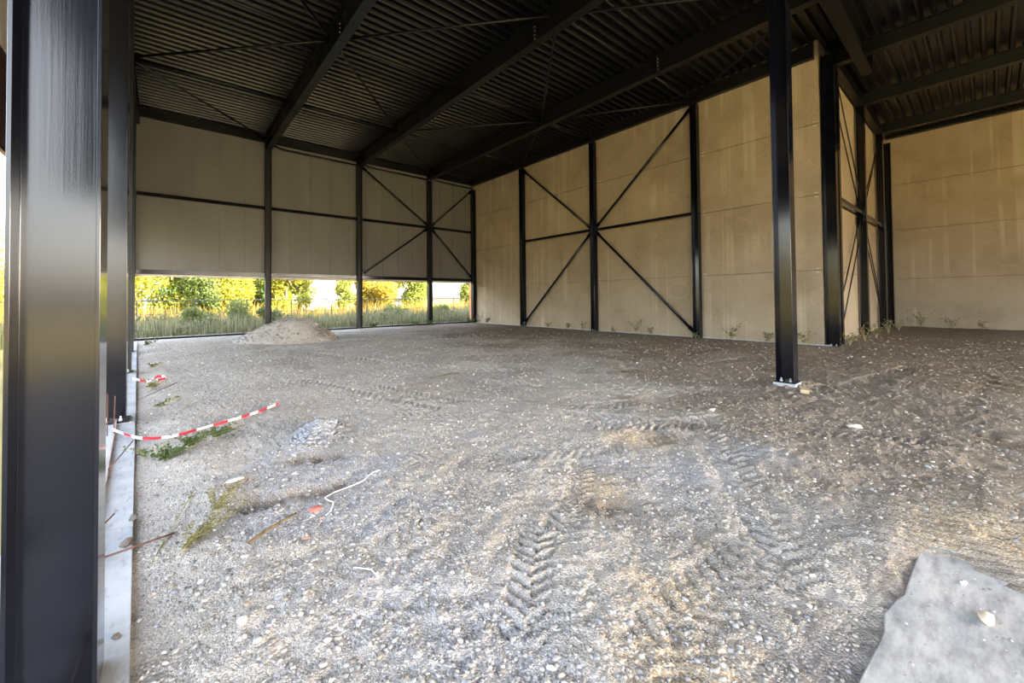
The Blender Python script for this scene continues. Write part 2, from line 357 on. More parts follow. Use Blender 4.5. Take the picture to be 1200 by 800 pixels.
xs = axis(-0.9, 29.0, 0.0, 0.0125, 0.0038); ys = axis(-14.0, 23.3, 0.0, 0.0125, 0.0038)
GX, GY = np.meshgrid(xs, ys); gx, gy = GX.ravel(), GY.ravel()
gz = ground(gx, gy)
nx, ny = len(xs), len(ys)
I = np.arange(nx * ny).reshape(ny, nx)
F = np.stack([I[:-1, :-1].ravel(), I[:-1, 1:].ravel(), I[1:, 1:].ravel(), I[1:, :-1].ravel()], 1)
cxm = gx[F].mean(1); cym = gy[F].mean(1)
keep = (cxm > stripx(cym) - 0.35) & ~((cxm > 16.7) & (cym > 3.8))
F = F[keep]
floor = bulk('floor', np.stack([gx, gy, gz], 1), F, GROUND, None, soil(gx, gy), 'soil', True)
tag(floor, 'uneven gravel and soil floor with tyre tracks', None, None, 'structure')

# ------------------------------------------------------------------ outside ground and far setting
g = MB(); g.add([(-160, -120, -.14), (200, -120, -.14), (200, 260, -.14), (-160, 260, -.14)], [(0, 1, 2, 3)])
tag(g.build('ground', FIELD), 'dry grassy land around the open hall', None, None, 'structure')

# ------------------------------------------------------------------ walls
ZT = 10.06
# back wall of vertical sandwich panels (X direction), opening below
wb = empty('wall_back', (0, 23.2, 2.7), 'beige sandwich panel wall above the long low opening', None, None, 'structure')
PW = 0.98
pm = MB(); pm.box(0.011, PW - 0.011, 0, 0.10, 0, ZT - 2.7)
for q in (0.0,): pm.box(-0.012, 0.012, 0.022, 0.10, 0, ZT - 2.7)
pm.v = [(x, y + 23.2, z + 2.7) for x, y, z in pm.v]
p0 = pm.build('panel', PANEL, wb)
xx = -2.98; first = True
p0.location = (xx, 0, 0)
# bevelled lip so that each joint reads
while xx + PW < 16.6 - 0.01:
    xx += PW; copyobj(p0, wb, (xx, 0, 0))
lt = MB(); lt.box(-2.98, 16.5, 23.165, 23.199, 2.69, 2.80); lt.build('drip_edge', CREAM, wb)

rows = [-0.12, 2.44, 4.93, 7.29, ZT + .1]
def conc_wall(name, loc, label, spans, fixed, axis_, thick, sgn):
    w_ = empty(name, loc, label, None, None, 'structure')
    for a, c in spans:
        for z0, z1 in zip(rows[:-1], rows[1:]):
            b_ = MB(); ga = 0.008
            if axis_ == 'Y': b_.box(min(fixed, fixed + sgn * thick), max(fixed, fixed + sgn * thick), a + ga, c - ga, z0 + ga, z1 - ga)
            else: b_.box(a + ga, c - ga, min(fixed, fixed + sgn * thick), max(fixed, fixed + sgn * thick), z0 + ga, z1 - ga)
            o = b_.build('panel', CONC, w_)
            bv = o.modifiers.new('b', 'BEVEL'); bv.width = 0.012; bv.segments = 1
        b_ = MB()                                   # mortar behind the joints
        if axis_ == 'Y': b_.box(fixed + .06, fixed + thick + .06, a, c, -.12, ZT + .1)
        else: b_.box(a, c, fixed + .06, fixed + thick + .06, -.12, ZT + .1)
        b_.build('backing', CONC, w_)
    return w_
XB = 16.33
wr = conc_wall('wall_right', (XB, 13, 0), 'tan precast concrete panel wall behind the braced columns', [(3.49, 7.6), (7.6, 12.75), (12.75, 18.05), (18.05, 23.2)], XB, 'Y', 0.2, 1)
wc = conc_wall('wall_return', (22, 3.5, 0), 'narrow concrete return wall running back from the corner', [(16.55, 17.5), (17.5, 21.95), (21.95, 26.4), (26.4, 28.8)], 3.5, 'X', 0.2, 1)
wd = conc_wall('wall_far_right', (28.8, -2, 0), 'tan concrete panel wall at the far right', [(-16.0, -5.2), (-5.2, 3.5)], 28.8, 'Y', 0.2, 1)
# kerb along the wall bases
k = MB(); k.box(XB - .07, XB + .05, 3.3, 23.1, -.2, .012); k.build('footing', CEMENT, wr)
# anchor clips beside the columns at each joint
for yy in (3.62, 7.30, 7.78, 12.42, 12.92, 17.7, 18.2):
    for z in rows[1:4]:
        c_ = MB(); c_.box(XB - .03, XB, yy - .05, yy + .05, z + .05, z + .075); c_.box(XB - .03, XB, yy - .05, yy + .05, z - .075, z - .05); c_.build('fixing_clip', GALV, wr)
# unseen unit behind the concrete walls, added to shade the ground outside
ub = MB(); ub.box(16.6, 44, 3.75, 23.4, -.2, 10.2); tag(ub.build('unseen_shading_unit', CONC), 'unseen closed unit added behind the concrete walls for its shade', None, None, 'structure')

# front fascia above the open left side
FX = lambda y: -2.55 - 0.0 * y
wl = empty('wall_left', (-2.6, 12, 5), 'cream and brown ribbed fascia above the open left side', None, None, 'structure')
for a in np.arange(-1.0, 23.2, 4.84):
    b_ = MB(); b_.box(-2.70, -2.60, a + .004, a + 4.836, 6.98, ZT); b_.build('panel', CREAM, wl)
rb = MB()
zz = 4.86
while zz < 6.95:
    rb.prof((-2.62, -1.0, zz), (-2.62, 23.2, zz), [(0, 0), (-.035, .03), (-.035, .075), (0, .105)], (0, 0, 1)); zz += .14
rb.box(-2.70, -2.62, -1.0, 23.2, 4.84, 6.98)
rb.build('ribbed_cladding', BROWNCLAD, wl)

# unseen header added behind the camera to darken reflections on the steel
wf = empty('unseen_header', (13, -16, 6.6), 'unseen dark header added over the open front to darken reflections', None, None, 'structure')
for a in np.arange(-2.7, 28.0, 5.26):
    b_ = MB(); b_.box(a + .004, a + 5.256, -16.25, -16.12, 5.4, ZT); b_.build('panel', ROOFSTEEL, wf)

# low sill under the back opening
sl = MB(); sl.box(-2.8, 16.2, 23.12, 23.42, -.25, .03)
sill = sl.build('trim_1', CEMENT); tag(sill, 'concrete sill under the back opening', None, None, 'structure')
s2 = MB(); s2.box(-2.8, 16.2, 23.08, 23.14, -.02, .085); s2.build('steel_edge', STEEL, sill)
s2 = MB(); s2.box(-2.8, 16.2, 23.14, 23.24, .03, .10); s2.build('light_strip', CEMENT, sill)

# ------------------------------------------------------------------ roof deck (ceiling)
DZ = 9.90
ceil = empty('ceiling', (8, 10, DZ), 'dark trapezoidal steel roof deck', None, None, 'structure')
def sheet(x0, x1):
    """one 0.93 m wide trapezoidal sheet (three ribs), ribs run along X"""
    pr = []
    for k in range(3):
        o_ = k * .31
        pr += [(o_, .145), (o_ + .16, .145), (o_ + .205, 0.0), (o_ + .225, 0.0), (o_ + .23, .008), (o_ + .245, .008), (o_ + .25, 0), (o_ + .27, 0.0)]
    pr.append((.93, .145))
    n = len(pr); vv = [(x0, y, z) for y, z in pr] + [(x1, y, z) for y, z in pr]
    ff = [(i, i + 1, n + i + 1, n + i) for i in range(n - 1)]
    return MB().add([(x + 8, y + 10, z + DZ) for x, y, z in vv], ff)
XG = [-2.7, -0.75, 3.87, 8.37, 12.83, 17.4, 21.9, 26.4, 28.9]
for i in range(len(XG) - 1):
    a, c = XG[i], XG[i + 1]
    y0, y1 = (-16.1, 23.25)  # deck extended unseen behind the camera to keep direct sun off the floor
    base = None; y = y0
    while y < y1 - .3:
        if a > 16 and y > 3.3: break
        if base is None:
            base = sheet(0, c - a).build('deck_sheet', DECK, ceil); base.location = (a - 8, y - 10, 0)
        else: copyobj(base, ceil, (a - 8, y - 10, 0))
        y += .93
tp = MB(); tp.box(-2.75, 29, -16.1, 23.4, DZ + .15, DZ + .3); tp.build('insulation', CEMENT, ceil)

# ------------------------------------------------------------------ steel columns
def column(x, y, webdir, label, zb=0.0, zt=9.1, b=.26, h=.25, plate=True, bev=False, group=None, paint=None):
    """webdir: direction in which the web runs ('X' or 'Y')"""
    t = empty('steel_column', (x, y, zb), label, 'column', group)
    up = (1, 0, 0) if webdir == 'X' else (0, 1, 0)
    s = MB().ibeam((x, y, zb + .02), (x, y, zt), b, h, .010, .014, up).build('shaft', paint or STEEL, t)
    if bev:
        mo = s.modifiers.new('b', 'BEVEL'); mo.width = .002; mo.segments = 2
    if plate:
        MB().box(x - .16, x + .16, y - .16, y + .16, zb, zb + .02).build('base_plate', STEEL, t)
        for sx in (-1, 1):
            for sy in (-1, 1):
                if webdir == 'Y': bx_, by_ = x + sx * .07, y + sy * .07
                else: bx_, by_ = x + sx * .07, y + sy * .07
                MB().tube((bx_, by_, zb + .02), (bx_, by_, zb + .075), .012, 6).tube((bx_, by_, zb + .02), (bx_, by_, zb + .04), .022, 6).build('anchor_bolt', GALV, t)
    return t
fx = lambda y: -0.235 - 0.0365 * y
LEFT = [(2.48, 'tall black steel column close at the left edge of the view'), (7.68, 'black steel column second along the open left side'),
        (12.88, 'black steel column third along the open left side, mostly hidden'), (18.08, 'black steel column fourth along the open left side, mostly hidden'),
        (23.02, 'black steel column at the far left end of the beige panel wall')]
for i, (y, lb) in enumerate(LEFT):
    t = column(fx(y), y, 'X', lb, 0.0 if i else -.02, 9.1, bev=(i < 2), plate=i > 0, paint=None if i < 2 else MATTSTEEL)
    if i == 0: continue
    gp = MB(); gp.box(fx(y) - .19, fx(y) + .19, y - .19, y + .19, -.06, 0.0 if i else -.02); gp.build('grout_pad', CEMENT, t)
AX = [3.86, 8.34, 12.79, 16.18]
for x, lb in zip(AX, ['black column on the beige panel wall right behind the gravel heap', 'black column on the beige panel wall where the left brace pair starts',
                      'black column on the beige panel wall at the meeting point of four braces', 'black column in the far corner between beige panels and concrete']):
    column(x, 23.02, 'X', lb, -.02, 9.15, .28, .25, paint=MATTSTEEL)
BY = [17.94, 12.67, 7.55]
for y, lb in zip(BY, ['farthest black column on the tan concrete wall', 'middle black column on the concrete wall where four braces meet', 'nearest braced black column on the tan concrete wall']):
    column(16.17, y, 'Y', lb, -.02, 9.35, .26, .26)
column(16.47, 3.27, 'Y', 'black column at the outer corner of the concrete wall', -.03, 9.5, .30, .34)
column(17.35, 3.31, 'Y', 'black column hard behind the concrete wall corner column', -.03, 9.5, .26, .26)
column(21.9, 3.31, 'Y', 'black column in the middle of the narrow return wall', 0, 9.5, .26, .26)
column(26.4, 3.31, 'Y', 'black column near the inner end of the narrow return wall', 0, 9.5, .26, .26)
column(28.55, 3.28, 'Y', 'black column in the inner corner beside the far right wall', 0, 9.5, .30, .26)
t = column(8.44, 2.36, 'Y', 'freestanding black steel column in the middle of the floor', .075, 9.3, .27, .27, bev=True)
gp = MB(); gp.box(8.27, 8.61, 2.19, 2.53, -.05, .075); gp.build('grout_pad', CEMENT, t)

# ------------------------------------------------------------------ rafters (along Y) and cross beams
def rafter(x, y0, y1, zb, label, h=.72, b=.24, splice=None):
    t = empty('roof_rafter', (x, (y0 + y1) / 2, zb), label, 'roof beam')
    MB().ibeam((x, y0, zb + h / 2), (x, y1, zb + h / 2), b, h, .012, .018, (0, 0, 1)).build('beam', ROOFSTEEL, t)
    for yy in (y0, y1): MB().box(x - b / 2, x + b / 2, yy - .012, yy + .012, zb - .01, zb + h).build('end_plate', ROOFSTEEL, t)
    if splice:
        MB().box(x - b / 2 - .01, x + b / 2 + .01, splice - .02, splice + .02, zb - .015, zb + h * .9).build('splice_plate', ROOFSTEEL, t)
        for s in (-1, 1):
            for k in range(4):
                bb = MB(); bb.tube((x + s * .07, splice - .04, zb + .12 + k * .12), (x + s * .07, splice + .04, zb + .12 + k * .12), .016, 6); bb.build('bolt', GALV, t)
rafter(-0.95, -16.0, 23.1, 9.12, 'black roof beam along the open left side', .70)
rafter(3.87, -16.0, 23.15, 9.08, 'black roof beam running from the column behind the gravel heap', .80, .26, 12.0)
rafter(8.37, -16.0, 23.15, 9.16, 'black roof beam running above the freestanding column', .72, .26, 8.6)
rafter(12.83, -16.0, 23.15, 9.25, 'black roof beam ending at the four-brace column of the panel wall', .63, .26, 7.2)
rafter(16.2, 3.6, 23.1, 9.42, 'black roof edge beam along the top of the concrete wall', .46, .20)
rafter(17.35, -16, 3.35, 9.43, 'first black roof beam right of the concrete wall corner', .46, .28)
rafter(21.9, -16, 3.35, 9.43, 'middle black roof beam of the right bay', .46, .28)
rafter(26.4, -16, 3.35, 9.42, 'black roof beam nearest the far right wall', .46, .28)
rafter(28.6, -16, 3.35, 9.72, 'slim black edge beam on top of the far right wall', .18, .3)
def xbeam(x0, x1, y, zb, h, b, label):
    t = empty('roof_crossbeam', ((x0 + x1) / 2, y, zb), label, 'roof beam')
    MB().ibeam((x0, y, zb + h / 2), (x1, y, zb + h / 2), b, h, .010, .016, (0, 0, 1)).build('beam', ROOFSTEEL, t)
    for xx_ in (x0, x1): MB().box(xx_ - .01, xx_ + .01, y - b / 2, y + b / 2, zb, zb + h).build('end_plate', ROOFSTEEL, t)
xbeam(8.5, 18.3, 2.55, 9.18, .70, .30, 'heavy black crossbeam from the freestanding column towards the corner')
for a, c, lb in [(17.5, 21.77, 'edge beam above the nearer part of the return wall'), (22.03, 26.27, 'edge beam above the farther part of the return wall')]:
    xbeam(a, c, 3.30, 9.42, .35, .24, 'dark ' + lb)
for a, c, lb in [(-0.9, 3.75, 'in the leftmost bay'), (3.99, 8.25, 'behind the gravel heap bay'), (8.49, 12.7, 'in the left braced bay'), (12.95, 16.1, 'in the bay beside the concrete wall')]:
    xbeam(a, c, 23.04, 9.45, .42, .18, 'black eaves beam on top of the beige panels ' + lb)

# ------------------------------------------------------------------ roof struts and diagonals
ZS = 9.58
def strut(p, q, r, name, label, cat):
    t = empty(name, tuple((Vector(p) + Vector(q)) / 2), label, cat)
    MB().tube(p, q, r, 10).build('tube', ROOFSTEEL, t, True)
    d = (Vector(q) - Vector(p)).normalized()
    for e, s in ((p, 1), (q, -1)):
        e = Vector(e); bb = MB(); bb.bar(e - d * s * .12, e + d * s * .14, .012, .16); bb.build('gusset_plate', ROOFSTEEL, t)
XR = [-0.95, 3.87, 8.37, 12.83, 16.2]; YG = [23.0, 18.0, 12.9, 7.7]
bayn = ['left edge bay', 'bay over the gravel heap', 'bay over the freestanding column', 'bay beside the concrete wall']
rown = {18.0: 'farthest row', 12.9: 'middle row', 7.7: 'nearest row'}
for y in YG[1:]:
    for i in range(4):
        strut((XR[i] + .16, y, ZS), (XR[i + 1] - .16, y, ZS), .055, 'roof_strut', f'dark roof strut tube in the {rown[y]} of the {bayn[i]}', 'strut')
D = [((-0.95, 18.0), (3.87, 12.9), 'nearly level at the upper left'), ((-0.95, 7.7), (3.87, 12.9), 'rising to the first inner roof beam top left'),
     ((3.87, 12.9), (8.37, 18.0), 'leading away to the back over the gravel heap bay'), ((3.87, 12.9), (8.37, 7.7), 'crossing the second bay towards the camera'),
     ((8.37, 7.7), (12.83, 12.9), 'steep in view between second and third roof beams'), ((8.37, 18.0), (12.83, 12.9), 'nearly level in view between second and third roof beams'),
     ((8.37, 18.0), (12.83, 23.0), 'ending above the four-brace panel wall column'), ((12.83, 12.9), (16.2, 18.0), 'ending above the farthest concrete wall column'),
     ((12.83, 12.9), (16.2, 7.7), 'ending above the nearest braced concrete wall column'), ((8.37, 7.7), (12.83, 2.6), 'towards the crossbeam near the freestanding column'),
     ((12.83, 2.6), (16.2, 7.7), 'rising behind the freestanding column to the concrete wall'), ((3.87, 23.0), (-0.95, 18.0), 'in the far left roof corner')]
for (ax, ay), (bx, by), lb in D:
    a = Vector((ax, ay, ZS - .02)); c = Vector((bx, by, ZS - .02)); d = (c - a).normalized()
    strut(tuple(a + d * .22), tuple(c - d * .22), .042, 'roof_brace', 'dark diagonal roof brace tube ' + lb, 'brace')

# ------------------------------------------------------------------ wall rails and wall braces
def rail(p, q, wd, ht, label, name='wall_rail'):
    t = empty(name, tuple((Vector(p) + Vector(q)) / 2), label, 'rail')
    MB().bar(p, q, wd, ht).build('beam', STEEL, t)
    d = (Vector(q) - Vector(p)).normalized()
    for e, s in ((p, 1), (q, -1)):
        e = Vector(e); bb = MB(); bb.bar(e, e + d * s * .012, wd + .05, ht + .06); bb.build('end_plate', STEEL, t)
bx = [(-2.9, fx(23) - .15, 'stub left of the leftmost bay'), (fx(23) + .15, AX[0] - .14, 'leftmost bay'), (AX[0] + .14, AX[1] - .14, 'bay behind the gravel heap'), (AX[1] + .14, AX[2] - .14, 'left braced bay'), (AX[2] + .14, AX[3] - .14, 'bay beside the concrete wall')]
for a, c, lb in bx:
    rail((a, 23.10, 6.19), (c, 23.10, 6.19), .12, .15, f'black mid-height rail across the beige panels, {lb}')
    rail((a, 23.08, 2.90), (c, 23.08, 2.90), .14, .17, f'black lower rail just above the opening, {lb}')
def brace(p, q, r, label):
    t = empty('wall_brace', tuple((Vector(p) + Vector(q)) / 2), label, 'brace')
    MB().tube(p, q, r, 10).build('tube', STEEL, t, True)
    d = (Vector(q) - Vector(p)).normalized(); n = Vector((0, 1, 0)) if abs(d.x) > abs(d.y) else Vector((1, 0, 0))
    for e, s in ((p, 1), (q, -1)):
        e = Vector(e); bb = MB(); bb.bar(e - d * s * .10, e + d * s * .22, .16, .014, n); bb.build('gusset_plate', STEEL, t)
yb = 23.0
brace((AX[1] + .2, yb, 9.15), (AX[2] - .2, yb, 6.35), .05, 'upper diagonal brace in the left braced bay of the panel wall')
brace((AX[1] + .2, yb, 3.1), (AX[2] - .2, yb, 6.05), .05, 'lower diagonal brace in the left braced bay of the panel wall')
brace((AX[2] + .2, yb, 6.35), (AX[3] - .2, yb, 9.0), .05, 'upper diagonal brace beside the corner on the panel wall')
brace((AX[2] + .2, yb, 6.05), (AX[3] - .2, yb, 3.1), .05, 'lower diagonal brace beside the corner on the panel wall')
xb_ = 16.17
rail((xb_, BY[0] - .14, 4.98), (xb_, BY[1] + .14, 4.98), .12, .12, 'black mid-height rail in the farther braced bay of the concrete wall')
rail((xb_, BY[1] - .14, 4.96), (xb_, BY[2] + .14, 4.96), .12, .12, 'black mid-height rail in the nearer braced bay of the concrete wall')
brace((xb_, BY[0] - .2, 9.15), (xb_, BY[1] + .2, 5.12), .055, 'upper diagonal brace in the farther bay of the concrete wall')
brace((xb_, BY[0] - .2, .25), (xb_, BY[1] + .2, 4.82), .055, 'lower diagonal brace in the farther bay of the concrete wall')
brace((xb_, BY[1] - .2, 5.12), (xb_, BY[2] + .2, 9.2), .055, 'upper diagonal brace in the nearer bay of the concrete wall')
brace((xb_, BY[1] - .2, 4.82), (xb_, BY[2] + .2, .25), .055, 'lower diagonal brace in the nearer bay of the concrete wall')
yc = 3.31
rail((17.5, yc, 4.94), (21.76, yc, 4.94), .14, .14, 'black mid-height rail on the nearer half of the return wall')
rail((22.04, yc, 4.94), (26.26, yc, 4.94), .14, .14, 'black mid-height rail on the farther half of the return wall')
for dz, nm in ((0, 'front'), (-.45, 'rear')):
    yy = yc - .03 if dz == 0 else yc + .07
    for a, c, za, zc, lb in [(17.6, 21.75, 9.2, 5.2, 'upper nearer'), (26.2, 22.05, 9.2, 5.2, 'upper farther'), (17.6, 21.75, .4, 4.7, 'lower nearer'), (26.2, 22.05, .4, 4.7, 'lower farther')]:
        brace((a, yy, za + (dz if za > 5 else -dz)), (c, yy, zc + (dz * .3 if za > 5 else -dz * .3)), .022, f'thin {nm} tie rod in the {lb} quarter of the return wall')

# dark pipe under the eaves of the panel wall
def pipe(pts, r, label):
    tag(MB().path(pts, r, 10).build('drain_pipe', STEEL, None, True), label, 'pipe')
for a, c, lb in [(AX[0], AX[1], 'behind the gravel heap bay'), (AX[1], AX[2], 'of the left braced bay'), (AX[2], AX[3], 'beside the concrete corner')]:
    pipe([(a + .16, 22.95, 9.46), (a + .25, 22.95, 9.34), (a + .5, 22.95, 9.25), (a + 1.0, 22.95, 9.22), (c - .16, 22.95, 9.20)], .04, 'thin dark pipe under the eaves ' + lb)

# orange strip: warm sunlight on the column edge, painted as a solid piece
o = MB(); o.box(16.32, 16.5, 23.42, 23.75, -.14, 2.7); tag(o.build('painted_sun_strip', SUNEDGE), 'orange-brown strip painted as sunlight at the right end of the low opening', 'post')

# ------------------------------------------------------------------ foundation beam and boards on the left
fb = MB(); ya, ybk = -0.5, 23.1
def strip(mb, off0, off1, y0, y1, z0, z1):
    x00, x01 = stripx(y0) + off0, stripx(y0) + off1; x10, x11 = stripx(y1) + off0, stripx(y1) + off1
    mb.add([(x00, y0, z0), (x01, y0, z0), (x11, y1, z0), (x10, y1, z0), (x00, y0, z1), (x01, y0, z1), (x11, y1, z1), (x10, y1, z1)], [(0, 3, 2, 1), (4, 5, 6, 7), (0, 1, 5, 4), (1, 2, 6, 5), (2, 3, 7, 6), (3, 0, 4, 7)])
yq = -0.5
tb = empty('foundation_beam', (-.3, 2, 0), 'pale concrete ground beam along the open left side', 'ground beam')
for y1 in (4.05, 8.3, 13.0, 18.2, 23.1):
    s_ = MB(); strip(s_, -.62, 0, yq + .004, y1 - .004, -.35, -.005); s_.build('beam_segment', CEMENT, tb); yq = y1
yq = -.2
for k, y1 in enumerate((3.9, 7.1, 10.4, 14.0, 18.0, 22.6)):
    s_ = MB(); strip(s_, -.205, -.18, yq + .01, y1 - .01, -.004, .035)
    tag(s_.build('edge_board', WOOD), ['nearest', 'second', 'third', 'fourth', 'fifth', 'farthest'][k] + ' greyish pink edge board lying along the ground beam', 'board', 'boards along the ground beam'); yq = y1

# concrete slab at the lower right
sb = MB()
poly = [(-2.0, .40), (2.2, .38), (2.60, .355), (2.76, .372), (2.94, .345), (3.0, .325), (3.3, .32), (3.60, .31), (3.78, .29), (3.80, -9), (-2, -9)]
nq = len(poly)
sb.add([(x, y, -.12) for x, y in poly] + [(x, y, .007) for x, y in poly], [tuple(range(nq)), tuple(range(2 * nq - 1, nq - 1, -1))] + [(i, nq + i, nq + (i + 1) % nq, (i + 1) % nq) for i in range(nq)])
sl_o = sb.build('concrete_slab', SLAB); tag(sl_o, 'dusty grey concrete slab at the lower right corner', 'slab')
mo = sl_o.modifiers.new('b', 'BEVEL'); mo.width = .006; mo.segments = 1

# ------------------------------------------------------------------ stones
PHI = (1 + 5 ** .5) / 2
ICO = np.array([(-1, PHI, 0), (1, PHI, 0), (-1, -PHI, 0), (1, -PHI, 0), (0, -1, PHI), (0, 1, PHI), (0, -1, -PHI), (0, 1, -PHI), (PHI, 0, -1), (PHI, 0, 1), (-PHI, 0, -1), (-PHI, 0, 1)], float); ICO /= np.linalg.norm(ICO[0])
ICF = np.array([(0, 11, 5), (0, 5, 1), (0, 1, 7), (0, 7, 10), (0, 10, 11), (1, 5, 9), (5, 11, 4), (11, 10, 2), (10, 7, 6), (7, 1, 8), (3, 9, 4), (3, 4, 2), (3, 2, 6), (3, 6, 8), (3, 8, 9), (4, 9, 5), (2, 4, 11), (6, 2, 10), (8, 6, 7), (9, 8, 1)])
def stones(px, py, pz, size, cols, name, material):
    n = len(px)
    J = ICO[None] * (1 + .55 * (rng.random((n, 12, 1)) - .5))
    sc = np.stack([.75 + .6 * rng.random(n), .65 + .5 * rng.random(n), .42 + .35 * rng.random(n)], 1)
    J = J * sc[:, None, :] * size[:, None, None]
    a = rng.random(n) * 6.283; ca, sa = np.cos(a)[:, None], np.sin(a)[:, None]
    X = J[..., 0] * ca - J[..., 1] * sa; Y = J[..., 0] * sa + J[..., 1] * ca
    tl = (rng.random(n) - .5)[:, None] * .7; Z = J[..., 2] + X * tl
    V = np.stack([X + px[:, None], Y + py[:, None], Z + pz[:, None]], 2).reshape(-1, 3)
    Fc = (ICF[None] + 12 * np.arange(n)[:, None, None]).reshape(-1, 3)
    return bulk(name, V, Fc, material, None, np.repeat(cols, 12, 0), 'tint')
def stonecol(n, brown):
    base = np.array([(.26, .245, .225), (.31, .29, .265), (.19, .18, .17), (.36, .34, .315), (.47, .45, .42), (.27, .23, .185), (.28, .285, .31)])
    pk = rng.choice(7, n, p=[.24, .24, .16, .14, .06, .10, .06]); c = base[pk] * (.8 + .4 * rng.random((n, 1)))
    return c * (1 - brown[:, None] * .25) + brown[:, None] * .25 * np.array([.3, .23, .16])
def scatter(n, rmin, rmax):
    r_ = rmin * (rmax / rmin) ** rng.random(n); a = np.radians(-6 + 104 * rng.random(n))
    x, y = r_ * np.cos(a), r_ * np.sin(a)
    ok = (x > stripx(y) + .03) & ~((x < 3.75) & (y < .42)) & ~((x > 16.1) & (y > 3.2)) & (y < 22.9) & (x < 28.5)
    d = .5 + fbm(x * 1.1, y * 1.1, 91, 3); ok &= rng.random(n) < np.clip(.25 + 1.3 * d, .12, 1)
    return x[ok], y[ok]
x, y = scatter(52000, 1.5, 22); d = np.hypot(x, y)
sz = (.0033 + .0024 * rng.random(len(x)) + .010 * rng.random(len(x)) ** 7) * (1 + .075 * d)
nn = 420; bx2 = 1.9 + 1.8 * rng.random(nn) ** .6; by2 = .30 - .9 * rng.random(nn) ** .8
gz_all = np.concatenate([ground(x, y), np.full(nn, .007)]); x = np.concatenate([x, bx2]); y = np.concatenate([y, by2]); sz = np.concatenate([sz, .0028 + .006 * rng.random(nn) ** 3])
so_ = soil(x, y)
gr = stones(x, y, gz_all + sz * .22, sz, stonecol(len(x), so_[:, 0]), 'gravel', STONE)
tag(gr, 'loose crushed gravel strewn over the hall floor', 'gravel', None, 'stuff')
# larger single stones, one object each (shared meshes)
lib = []
for k in range(8):
    n1 = np.zeros(1); o = stones(n1, n1, n1, np.ones(1), np.array([[(.36, .345, .325), (.32, .305, .29), (.40, .375, .34), (.26, .235, .21), (.34, .305, .26), (.46, .44, .42), (.30, .30, .315), (.25, .21, .17)][k]]), 'loose_stone', STONE); lib.append(o)
spots = [(1160, 727)]
sx_, sy_ = scatter(1500, 1.75, 11)
cnt = 0; used = [False] * 8; pl = []
for x, y in zip(sx_, sy_):
    d = math.hypot(x, y); s = (.0075 + .007 * random.random() ** 2 + .012 * random.random() ** 7) * (1 + .085 * d)
    if any((x - a) ** 2 + (y - c) ** 2 < (s + e) ** 2 * 2.2 for a, c, e in pl): continue
    pl.append((x, y, s)); k = random.randrange(8)
    o = lib[k] if not used[k] else lib[k].copy()
    if used[k]: COL.objects.link(o)
    used[k] = True
    o.location = (x, y, float(ground(np.array([x]), np.array([y]))[0]) + s * .25); o.scale = (s, s, s); o.rotation_euler = (0, 0, random.random() * 6.28)
    tag(o, 'loose pale stone lying on the gravel floor', 'stone', 'loose stones on the gravel floor')
    cnt += 1
    if cnt >= 230: break
def gz1(x, y): return float(ground(np.array([x], float), np.array([y], float))[0])
def onestone(x, y, s, col, label, name='loose_stone', z=None, sc=(1, 1, 1), M=STONE, rz=0.0):
    n1 = np.zeros(1); o = stones(n1, n1, n1, np.ones(1), np.array([col]), name, M)
    o.location = (x, y, (gz1(x, y) if z is None else z) + s * sc[2] * .32); o.scale = (s * sc[0], s * sc[1], s * sc[2]); o.rotation_euler = (0, 0, rz)
    return tag(o, label, 'stone' if 'stone' in name else 'fragment')
onestone(3.05, .04, .055, (.62, .52, .38), 'pale yellow flat stone on the dusty concrete slab', z=.012, sc=(1.1, .6, .5))
onestone(3.35, .12, .028, (.70, .68, .64), 'small white stone on the slab beyond the yellow one', z=.012, sc=(1, .6, .5))
onestone(.87, 3.31, .048, (.50, .13, .10), 'flat red brick fragment beside the pale cord', 'brick_fragment', sc=(1.0, .7, .4), M=STONE)
onestone(.72, 2.97, .03, (.45, .24, .15), 'small orange chip on the gravel below the red fragment', 'brick_fragment', sc=(1, .8, .4))
onestone(1.30, 1.28, .022, (.70, .68, .66), 'white pebble right of the deep tyre lug prints', sc=(1, 1, .8))
onestone(.47, 4.30, .085, (.45, .43, .40), 'flat grey stone at the head of the dry weeds', sc=(1, .6, .4))
onestone(-.17, 4.15, .035, (.10, .09, .085), 'dark pebble lying on the pale ground beam', z=-.005)
onestone(-.19, 3.75, .04, (.12, .10, .09), 'brown pebble on the ground beam nearer the camera', z=-.005)
onestone(-.17, 2.75, .02, (.11, .10, .09), 'small dark crumb on the near end of the ground beam', z=-.005)
onestone(6.45, 1.10, .085, (.55, .50, .44), 'rounded pale stone on the brown soil right of the freestanding column', sc=(1, .9, .7))
